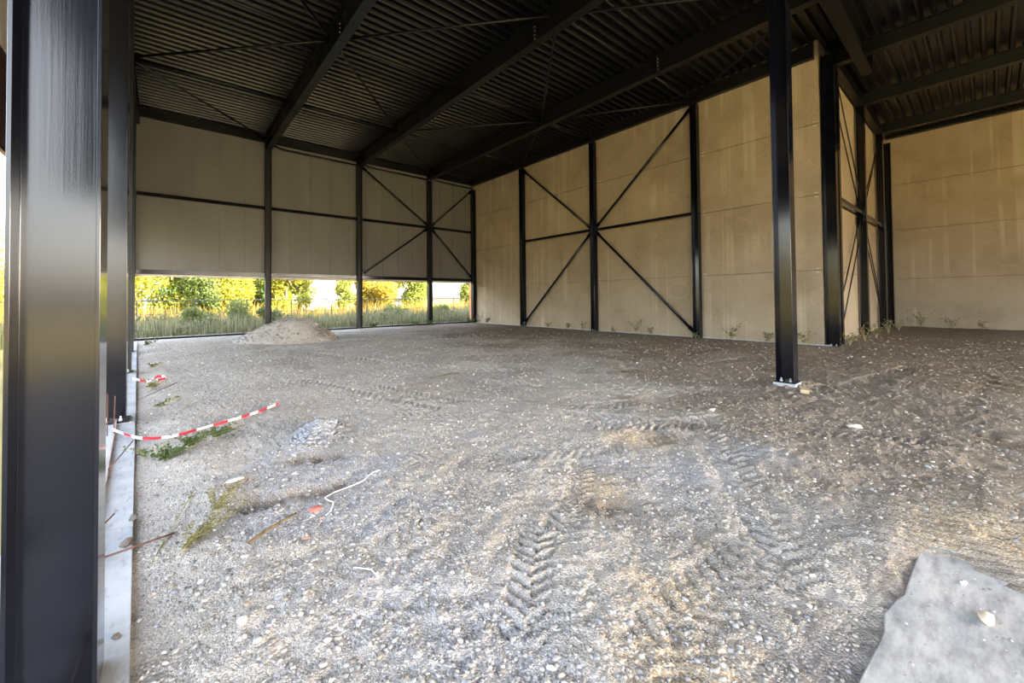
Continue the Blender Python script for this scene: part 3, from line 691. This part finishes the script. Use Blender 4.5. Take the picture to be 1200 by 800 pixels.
# crumbled blue-grey gravel pile and heap
n = 800; e1 = rng.normal(size=n) * .20; e2 = rng.normal(size=n) * .095; x = 1.38 + e1 * .6 - e2 * .8; y = 5.14 + e1 * .8 + e2 * .6
sz = .012 + .022 * rng.random(n) ** 2
c_ = np.array([.23, .238, .258]) * (.75 + .5 * rng.random((n, 1)))
tag(stones(x, y, ground(x, y) + sz * .4, sz, c_, 'gravel_pile', STONE), 'low pile of blue-grey rubble beyond the dug soil', 'gravel pile', None, 'stuff')
hp = empty('gravel_heap', (4.0, 18.3, 0), 'tall heap of gravel in front of the back opening', 'gravel heap')
res = 90; lin = np.linspace(-2.6, 2.6, res); HX, HY = np.meshgrid(lin, lin); hx, hy = HX.ravel(), HY.ravel()
def heap(hx, hy):
    # long axis roughly across the view
    u = hx * .76 - hy * .65; v_ = hx * .65 + hy * .76
    u2 = np.where(u > 0, u / 1.55, u / 2.1); d = np.sqrt(u2 ** 2 + (v_ / 1.35) ** 2)
    d = d * (1 + .25 * fbm(hx * .9 + 5, hy * .9 + 2, 33, 2))
    h = .86 * np.clip(1.05 - d, 0, .74) / .74
    return h * (1 + .0 * d) + .07 * fbm(hx * 3, hy * 3, 35, 3) * sst(0, .3, h)
hz = heap(hx, hy)
I = np.arange(res * res).reshape(res, res); Fh = np.stack([I[:-1, :-1].ravel(), I[:-1, 1:].ravel(), I[1:, 1:].ravel(), I[1:, :-1].ravel()], 1)
Fh = Fh[(hz[Fh].max(1) > .015)]
V = np.stack([hx, hy, hz - .03 + ground(hx + 4.0, hy + 18.3)], 1)
brn = sst(.0, .6, fbm(hx * 1.2, hy * 1.2, 37, 3) + .35 * (hx * .76 - hy * .65) / 1.5)
bulk('mound', V, Fh, GROUND, hp, np.stack([brn * .7, brn * 0, brn * 0], 1), 'soil', True)
n = 2600; ax_ = (rng.random(n) - .5) * 4.6; ay_ = (rng.random(n) - .5) * 4.6; hh = heap(ax_, ay_); ok = hh > .02; ax_, ay_, hh = ax_[ok], ay_[ok], hh[ok]
sz = .018 + .04 * rng.random(len(ax_)) ** 3
so2 = stones(ax_, ay_, hh - .03 + ground(ax_ + 4.0, ay_ + 18.3) + sz * .3, sz, stonecol(len(ax_), np.full(len(ax_), .4)), 'heap_stones', STONE); so2.parent = hp; so2['kind'] = 'stuff'

# ------------------------------------------------------------------ small finds on the floor
def gp_(x, y, dz=0.0): return (x, y, gz1(x, y) + dz)
wbk = MB(); wbk.box(-.095, .095, -.06, .06, 0, .085); o = wbk.build('timber_block', BLOCK); o.location = gp_(8.12, 2.02, -.004); o.rotation_euler = (0, 0, .25)
mo = o.modifiers.new('b', 'BEVEL'); mo.width = .006; mo.segments = 2
tag(o, 'small raw timber block beside the freestanding column', 'block')
o = MB().bar((-.14, 0, .012), (.14, 0, .012), .05, .02).build('wood_offcut', BLOCK); o.location = gp_(9.0, 2.25); o.rotation_euler = (0, 0, -1.1); tag(o, 'thin pale offcut lying behind the timber block', 'offcut')
# barrier tape
def tape(pts, label, wd=.033):
    P = [Vector(p) for p in pts]; out = [P[0]]
    for i in range(len(P) - 1):
        for k in range(1, 9):
            t_ = k / 8; p_1 = P[max(i - 1, 0)]; p_2 = P[min(i + 2, len(P) - 1)]
            a, b_, c, d_ = p_1, P[i], P[i + 1], p_2
            out.append(.5 * ((2 * b_) + (c - a) * t_ + (2 * a - 5 * b_ + 4 * c - d_) * t_ ** 2 + (3 * b_ - a - 3 * c + d_) * t_ ** 3))
    mbb = MB(); s = 0; tw = 0
    for i in range(len(out) - 1):
        a, b_ = out[i], out[i + 1]; d_ = (b_ - a).normalized(); L_ = (b_ - a).length
        sd1 = d_.cross(Vector((0, 0, 1))).normalized()
        up1 = Vector((0, 0, 1)) * math.cos(tw) + sd1 * math.sin(tw); tw2 = tw + .10 * math.sin(i * .7); up2 = Vector((0, 0, 1)) * math.cos(tw2) + sd1 * math.sin(tw2); th = sd1 * .0012
        mbb.add([a - up1 * wd / 2 - th, b_ - up2 * wd / 2 - th, b_ + up2 * wd / 2 - th, a + up1 * wd / 2 - th, a - up1 * wd / 2 + th, b_ - up2 * wd / 2 + th, b_ + up2 * wd / 2 + th, a + up1 * wd / 2 + th],
                [(0, 3, 2, 1), (4, 5, 6, 7), (0, 1, 5, 4), (3, 7, 6, 2)], int(s / .17) % 2); s += L_; tw = tw2
    tag(mbb.build('barrier_tape', [WHITEM, REDM]), label, 'barrier tape')
tape([(-.46, 6.75, .10), (-.22, 6.35, .05), (.05, 6.22, gz1(.05, 6.22) + .03), (.38, 6.25, gz1(.38, 6.25) + .035), (.70, 6.42, gz1(.7, 6.42) + .03), (1.0, 6.68, gz1(1, 6.68) + .03), (1.32, 7.02, gz1(1.32, 7.02) + .02)], 'red and white barrier tape curling over the gravel')
tape([(-.5, 11.5, .03), (-.25, 11.2, gz1(-.25, 11.2) + .02), (-.1, 11.35, gz1(-.1, 11.35) + .06), (.02, 11.2, gz1(0, 11.2) + .03), (-.12, 11.05, gz1(-.1, 11.05) + .02)], 'crumpled red and white tape end by the second left column', .05)
# pale cord, sticks, rebar
tag(MB().path([gp_(x_, y_, .014) for x_, y_ in [(1.5, 3.66), (1.44, 3.65), (1.38, 3.62), (1.33, 3.57), (1.27, 3.54), (1.2, 3.52), (1.13, 3.51), (1.06, 3.52), (1.0, 3.49), (.97, 3.44), (.98, 3.38), (1.0, 3.33), (.98, 3.27), (.94, 3.21), (.9, 3.17)]], .0045, 6).build('cord', ROOT, None, True), 'thin white cord curling over the dug gravel', 'cord')
tag(MB().path([gp_(.42, 3.12, .02), gp_(.52, 3.20, .03), gp_(.62, 3.26, .03), gp_(.74, 3.34, .012)], .013, 7, 0, .009).build('stick', STICK, None, True), 'brown bent stick beside the dry weeds', 'stick')
tag(MB().path([gp_(4.05, 7.3, .02), gp_(4.5, 7.35, .04), gp_(4.9, 7.5, .02)], .012, 5).build('stick', STICK, None, True), 'thin dark twig lying far out on the gravel', 'stick')
tag(MB().path([gp_(7.5, 5.2, .02), gp_(7.7, 4.9, .05), gp_(7.75, 4.7, .02)], .014, 5).build('stick', STICK, None, True), 'short dark stick on the brown soil near the middle', 'stick')
tag(MB().path([gp_(.85, 2.45, .01), gp_(.92, 2.36, .015), gp_(.93, 2.28, .01)], .004, 5).build('cord', ROOT, None, True), 'short white cord end on bluish gravel', 'cord')
for (x, y, z0, dx, dy, dz, lb) in [(-.52, 6.9, 0, .0, .02, .50, 'rusty upright rebar left of the second column base'), (-.46, 6.85, 0, .01, -.01, .48, 'rusty upright rebar just in front of the second column base'),
                                  (-.42, 5.4, .0, .17, .55, .13, 'rusty rebar leaning over the ground beam'), (-.38, 3.95, .012, .10, .30, .02, 'thin dark rod lying along the ground beam edge'),
                                  (-.30, 3.62, .01, .36, .02, .015, 'thin dark rod lying across the ground beam'), (-.32, 9.0, .02, .5, .6, .12, 'thin grey rod leaning out beside the second column')]:
    tag(MB().path([(x, y, z0), (x + dx, y + dy, z0 + dz)], .006, 6).build('rebar_rod', RUST, None, True), lb, 'rod')

# ------------------------------------------------------------------ plants
def leafcards(P, N_, size, cols, aspect=.45):
    """pointed leaf quads at P, direction N_"""
    n = len(P); d = N_ / np.linalg.norm(N_, axis=1, keepdims=True); r_ = rng.normal(size=(n, 3)); s = np.cross(d, r_); s /= np.linalg.norm(s, axis=1, keepdims=True)
    a = P; mid = P + d * size[:, None] * .5; tip = P + d * size[:, None]
    V = np.stack([a, mid + s * size[:, None] * aspect * .5, tip, mid - s * size[:, None] * aspect * .5], 1).reshape(-1, 3)
    Fq = np.arange(4 * n).reshape(n, 4)
    return V, Fq, np.repeat(cols, 4, 0)
def weed(x, y, h, nst, col, label, spread=.35, lean=(0, 0), leaf=.05, nl=14, stemmat=DRYSTEM, z=None, name='weed', cat='weed', group=None, thick=.0035):
    z = gz1(x, y) if z is None else z
    t = empty(name, (x, y, z), label, cat, group); Ps = []; Ds = []; st = MB()
    for k in range(nst):
        a = random.random() * 6.283; sp = spread * (.3 + random.random()) ; hh = h * (.55 + .5 * random.random()); pts = []
        for i in range(6):
            q = i / 5
            pts.append((x + math.cos(a) * sp * hh * q ** 1.4 + lean[0] * q ** 1.3, y + math.sin(a) * sp * hh * q ** 1.4 + lean[1] * q ** 1.3, z + hh * (q - .18 * q * q)))
        st.path(pts, thick, 4, 0, thick * .4)
        for j in range(nl):
            q = .2 + .8 * random.random(); i = min(int(q * 5), 4); f_ = q * 5 - i; p = np.array(pts[i]) * (1 - f_) + np.array(pts[i + 1]) * f_
            Ps.append(p); dd = rng.normal(size=3); dd[2] = abs(dd[2]) * .6; Ds.append(dd)
    st.build('stems', stemmat, t)
    if Ps:
        P = np.array(Ps) - np.array([x, y, z]); cols = np.array(col) * (.7 + .6 * rng.random((len(P), 1)))
        V, Fq, C = leafcards(P, np.array(Ds), leaf * (.6 + .8 * rng.random(len(P))), cols, .38)
        bulk('leaves', V, Fq, FOLIAGE, t, C)
    return t
GRN = (.07, .105, .035); OLV = (.17, .16, .065); DRY = (.25, .215, .10)
weed(-.06, 3.42, .13, 2, OLV, 'long thin yellow weed stem lying over the gravel beside the ground beam', .15, (.27, .95), .03, 8, thick=.0045)
weed(.08, 3.38, .15, 14, OLV, 'low olive weed tangle left of the brown stick', 1.3, (.25, .22), .028, 34, thick=.002)
weed(.28, 3.75, .20, 12, OLV, 'yellow-brown wiry weed below the flat grey stone', 1.0, (.12, .15), .026, 26, thick=.002)
weed(.40, 4.08, .20, 5, (.12, .075, .04), 'reddish dry weed at the right of the tangle', .9, (.10, -.22), .03, 6, STICK, thick=.0025)
for (x, y, lb) in [(.0, 5.45, 'green grassy weed beside the ground beam under the tape'), (.22, 5.62, 'green low weed in the middle of the row under the tape'), (.46, 5.82, 'green low weed at the right end of the row under the tape')]:
    weed(x, y, .15, 26, GRN, lb, 1.4, (.06, .05), .035, 26, DRYSTEM, thick=.002)
weed(-.15, 5.7, .22, 5, (.14, .17, .07), 'dark weed growing over the ground beam by the rods', 1.0, (.05, 0), .05, 12)
weed(-.20, 10.2, .18, 10, OLV, 'tuft of yellow grass by the ground beam behind the second column', 1.0, (.1, 0), .07, 10)
weed(-.12, 8.4, .12, 8, GRN, 'faint green tuft on the gravel right of the second column', 1.2, (.3, .1), .05, 10)
weed(-.25, 13.4, .16, 8, OLV, 'dry tuft by the third left column', 1.0, (.1, 0), .07, 8)
weed(-.55, 20.5, .3, 8, GRN, 'green tuft at the far end of the ground beam', .8, (.2, 0), .09, 10)
weed(-.285, 2.17, .13, 4, OLV, 'small dry sprout at the foot of the near left column', .7, (0, 0), .03, 3, z=-.005, thick=.004)
for (x, y, h, c, lb) in [(15.92, 22.0, .9, OLV, 'tall thin weed by the concrete wall next to the far corner'), (15.95, 21.2, .55, GRN, 'green weed by the concrete wall left of the farthest column'), (15.95, 17.6, .4, GRN, 'dark green weed at the foot of the farthest concrete wall column'),
                         (15.92, 15.6, .35, OLV, 'small weed in the farther braced bay by its left side'), (15.92, 14.2, .45, OLV, 'small weed in the middle of the farther braced bay'), (15.92, 13.2, .6, OLV, 'thin weed left of the middle concrete wall column'),
                         (15.92, 11.4, .35, OLV, 'tiny weed right of the middle concrete wall column'), (15.92, 10.2, 1.0, OLV, 'bushy upright weed in the nearer braced bay'), (16.0, 9.5, .35, OLV, 'low sprig beside the bushy upright weed'), (15.9, 7.5, .3, GRN, 'green tuft at the foot of the nearest braced column'),
                         (16.0, 6.2, .7, OLV, 'dry weed by the wall right of the nearest braced column'), (16.0, 5.0, .55, OLV, 'dry weed by the wall left of the freestanding column'), (15.92, 3.9, .75, OLV, 'spreading weed at the foot of the corner column'),
                         (16.9, 2.95, .6, OLV, 'tuft of dry grass right of the corner column'), (19.0, 2.9, .7, OLV, 'dry grass along the nearer return wall'), (20.6, 2.8, .75, OLV, 'dry grass before the middle return wall column'), (23.5, 2.8, .8, OLV, 'dry grass along the farther return wall'), (25.5, 2.7, .7, DRY, 'yellowish grass in the recess near the inner corner'),
                         (28.4, 2.2, 1.0, DRY, 'spindly weed by the far right wall nearest the inner corner'), (28.4, 1.1, .8, DRY, 'second spindly weed along the far right wall'), (28.4, .2, .5, DRY, 'small weed at the right along the far right wall')]:
    weed(x, y, h, 7 if h > .5 else 5, c, lb, .55, (-.05, 0), .09, 12, DRYSTEM, thick=.007)
for (x, lb) in [(9.0, 'green tuft on the gravel right of the second panel wall column'), (12.6, 'green tuft at the foot of the four-brace panel wall column'), (15.7, 'green tuft in the far corner by the opening'), (11.6, 'low green tuft under the left braced bay')]:
    weed(x, 22.6, .35, 14, GRN, lb, 1.1, (0, 0), .12, 14)

# grass and reeds outside the back opening
def blades(n, xr, yr, hr, c0, c1, name, label, cat, wd=.02, bend=.35):
    x = xr[0] + (xr[1] - xr[0]) * rng.random(n); y = yr[0] + (yr[1] - yr[0]) * rng.random(n)
    cl = .55 + .9 * np.clip(.5 + fbm(x * .7, y * .7, 70, 3), 0, 1)
    h = (hr[0] + (hr[1] - hr[0]) * rng.random(n)) * cl; a = rng.random(n) * 6.283; bx_ = np.cos(a) * h * bend * rng.random(n); by_ = np.sin(a) * h * bend * rng.random(n)
    wx = np.cos(a + 1.57) * wd; wy = np.sin(a + 1.57) * wd; z0 = np.full(n, -.14)
    V = np.stack([np.stack([x - wx, y - wy, z0], 1), np.stack([x + wx, y + wy, z0], 1), np.stack([x + bx_ * .4 + wx * .7, y + by_ * .4 + wy * .7, z0 + h * .6], 1), np.stack([x + bx_ * .4 - wx * .7, y + by_ * .4 - wy * .7, z0 + h * .6], 1), np.stack([x + bx_, y + by_, z0 + h], 1)], 1).reshape(-1, 3)
    k = 5 * np.arange(n)[:, None]
    Fq = np.concatenate([k + np.array([[0, 1, 2]]), k + np.array([[0, 2, 3]]), k + np.array([[3, 2, 4]])], 0)
    t_ = rng.random((n, 1)); C = np.array(c0) * (1 - t_) + np.array(c1) * t_
    o = bulk(name, V, Fq, FOLIAGE, None, np.repeat(C, 5, 0)); return tag(o, label, cat, None, 'stuff')
blades(15000, (-8, 22), (24.0, 30.5), (.35, 1.15), (.09, .11, .05), (.30, .285, .18), 'tall_grass', 'tall grey-green grass in shade just outside the opening', 'grass', .022)
blades(11000, (-14, 34), (33, 50), (.8, 1.55), (.27, .19, .045), (.34, .26, .06), 'reed_belt', 'sunlit golden reeds beyond the wire fence', 'reeds', .035)
blades(7000, (-30, -3.5), (2, 32), (.3, 1.0), (.20, .22, .07), (.50, .42, .15), 'meadow_grass', 'dry meadow grass outside the open left side', 'grass', .025)

n = 9000; lx = -6 + 24 * rng.random(n); ly = 24.2 + 6.3 * rng.random(n); cl = np.clip(.5 + 1.2 * fbm(lx * .8, ly * .8, 123, 3), 0, 1.2)
okk = cl > .45; lx, ly, cl = lx[okk], ly[okk], cl[okk]; n = len(lx)
tt_ = rng.random((n, 1)); V, Fq, C4 = leafcards(np.stack([lx, ly, -.1 + 1.15 * cl * rng.random(n)], 1), rng.normal(size=(n, 3)) + np.array([0, 0, .6]), .16 + .14 * rng.random(n), np.array([.07, .09, .04]) * (1 - tt_) + np.array([.27, .25, .16]) * tt_, .35)
tag(bulk('weed_thicket', V, Fq, FOLIAGE, None, C4), 'ragged leafy weeds among the shaded grass outside the opening', 'weeds', None, 'stuff')

def tree(x, y, h, rw, c0, c1, label, nl=4200, low=.15, leaf=.26, name='tree', cat='tree', group='trees beyond the fence', lumps=9):
    t = empty(name, (x, y, -.14), label, cat, group); tk = MB(); tk.path([(x, y, -.14), (x + .1, y, h * .35), (x - .05, y + .1, h * .7)], .055 * h / 3 + .03, 7, 0, .03)
    cs = []
    for k in range(lumps):
        a = random.random() * 6.283; q = low + (1 - low) * (k + .5) / lumps; rr = rw * (1 - .55 * abs(q - .45)) * (.35 + .4 * random.random())
        c = (math.cos(a) * rr, math.sin(a) * rr, h * q); cs.append((c, rw * (.42 + .25 * random.random())))
        tk.path([(x, y, max(.3, h * q * .55)), (x + c[0] * .8, y + c[1] * .8, h * q)], .03, 5, 0, .012)
    tk.build('trunk', BARK, t)
    nl = int(nl * 2.8); leaf = leaf * .85
    ids = rng.integers(0, lumps, nl); ctr = np.array([c for c, r_ in cs])[ids]; rad = np.array([r_ for c, r_ in cs])[ids] * 1.25
    dv = rng.normal(size=(nl, 3)); dv /= np.linalg.norm(dv, axis=1, keepdims=True); P = ctr + dv * (rad * rng.random(nl) ** .4)[:, None] * np.array([1, 1, .8]); P[:, 2] = np.maximum(P[:, 2], .15)
    tt = np.clip(rng.random((nl, 1)) * .8 + .2 * rng.random((lumps, 1))[ids], 0, 1); C = np.array(c0) * (1 - tt) + np.array(c1) * tt
    V, Fq, C4 = leafcards(P, rng.normal(size=(nl, 3)), leaf * (.6 + .8 * rng.random(nl)), C, .6)
    bulk('crown', V, Fq, FOLIAGE, t, C4)
YL = ((.20, .205, .025), (.34, .33, .045)); YG_ = ((.10, .145, .026), (.26, .285, .05)); GG = ((.04, .075, .022), (.13, .165, .04)); GO = ((.27, .21, .03), (.36, .30, .045))
tree(-2.2, 39, 7.0, 2.4, *YL, 'yellow leafy tree at the far left of the back opening', 4600)
tree(1.0, 42, 7.0, 2.3, *YG_, 'yellow-green tree standing in the leftmost opening', 4800)
tree(3.2, 40, 7.0, 2.0, *YL, 'broad yellow tree in the middle of the leftmost opening', 4800)
tree(5.6, 43, 5.6, 1.8, *YG_, 'green-yellow tree before the teal shed', 3000)
tree(1.9, 36.5, 3.6, 1.0, *GG, 'dark green bushy tree in the leftmost opening', 2200, .2, .2)
tree(8.0, 40, 7.0, 1.5, *YL, 'yellow tree above the gravel heap', 3600)
tree(9.9, 44, 5.0, 1.4, *YG_, 'small yellow-green tree just right of the gravel heap', 1800)
tree(12.6, 39, 4.6, 1.1, *YG_, 'sparse green tree left of the brace start column', 1100, .3)
tree(15.9, 40, 7.0, 1.7, *GO, 'golden tree in the left braced bay opening', 5200)
tree(18.2, 42, 6.5, 1.5, *YL, 'yellow tree in the middle of the left braced bay opening', 3600)
tree(20.6, 41, 7.0, 1.8, *YG_, 'yellow-green tree at the right of the left braced bay opening', 4600)
tree(26.0, 38, 4.0, .8, *YG_, 'young pale tree in the rightmost opening', 900, .15)
tree(-9.5, 37, 6.5, 3.2, *GO, 'golden tree beyond the open left side', 4000)
tree(-15, 28, 7.0, 3.4, *YL, 'big yellow tree far out on the open left side', 4000)
tree(-18, 12, 7.5, 3.6, *GO, 'broad golden tree across the meadow on the left', 3600)
for (x, y, h, rw, lb) in [(1.4, 27.6, 1.25, .8, 'low green shrub under the leftmost opening'), (3.4, 28.4, 1.55, .75, 'dark green shrub in the middle of the leftmost opening'), (4.6, 27.2, 1.2, .7, 'small shrub left of the gravel heap column'), (13.2, 29, 1.1, .9, 'low shrub right of the brace start column'), (16.5, 28, 1.1, .8, 'low shrub under the rightmost opening')]:
    tree(x, y, h, rw, (.09, .13, .05), (.22, .25, .09), lb, 1300, .1, .13, 'shrub', 'shrub', 'shrubs outside the opening', 6)

# wire fence
fn = empty('wire_fence', (8, 31, 0), 'thin wire mesh fence between shaded grass and golden reeds', 'fence')
for x in np.arange(-9, 30, 2.6): MB().tube((x, 31, -.14), (x, 31, 1.72), .035, 7).build('post', FENCEM, fn)
for z in (1.68, .9, .1): MB().tube((-9, 31, z), (29.6, 31, z),   .026 if z > 1.5 else .012, 5).build('rail_wire', FENCEM, fn)
wm = MB()
for x in np.arange(-9, 29.6, .26): wm.tube((x, 31, -.1), (x, 31, 1.68), .0025, 3)
o = wm.build('wire_mesh', FENCEM, fn); o['kind'] = 'stuff'
tag(MB().tube((4.75, 28.6, -.14), (4.75, 28.6, 4.6), .05, 8).build('pole', FENCEM, None, True), 'thin grey pole left of the gravel heap column outside', 'pole')

# far sheds and houses
def house(x, y, wx, wy, hw, hr, wall, roofm, label, name='house', cat='house'):
    t = empty(name, (x, y, -.14), label, cat)
    MB().box(x - wx / 2, x + wx / 2, y - wy / 2, y + wy / 2, -.14, hw).build('walls', wall, t)
    rr = MB(); e = .35; a, c = x - wx / 2 - e, x + wx / 2 + e; d0, d1 = y - wy / 2 - e, y + wy / 2 + e
    rr.add([(a, d0, hw), (c, d0, hw), (c, d1, hw), (a, d1, hw), (a, y, hw + hr), (c, y, hw + hr)], [(0, 1, 5, 4), (2, 3, 4, 5), (0, 4, 3), (1, 2, 5), (0, 3, 2, 1)]); rr.build('roof', roofm, t)
    for k in range(3):
        wx_ = x - wx / 2 + wx * (k + .5) / 3; f = MB(); f.box(wx_ - .6, wx_ + .6, y - wy / 2 - .05, y - wy / 2 + .02, .9, 2.2); wn = f.build('window', WHITEM, t)
        f = MB(); f.box(wx_ - .5, wx_ + .5, y - wy / 2 - .07, y - wy / 2 - .05, 1.0, 2.1); f.build('pane', GLASS, wn)
house(7.2, 52, 5.5, 4, 3.2, 1.6, TEAL, TEAL, 'teal green sheet metal shed behind the trees', 'shed', 'shed')
house(1.2, 54, 4.0, 4, 2.6, 1.4, TEAL, TEAL, 'teal green hut half hidden in the leftmost opening', 'hut', 'hut')
house(18.5, 80, 9, 8, 3.0, 2.0, HOUSEW, ROOFT, 'white house with red-brown roof right of the gravel heap')
house(24.5, 92, 10, 8, 3.2, 2.2, HOUSEW, ROOFT, 'farther white house with red-brown roof')
wp = MB(); wp.box(24.9, 27.0, 33.6, 34.6, -.14, .25); tag(wp.build('pallet_stack', WHITEM), 'white stack of boards on the ground in the rightmost opening', 'stack')
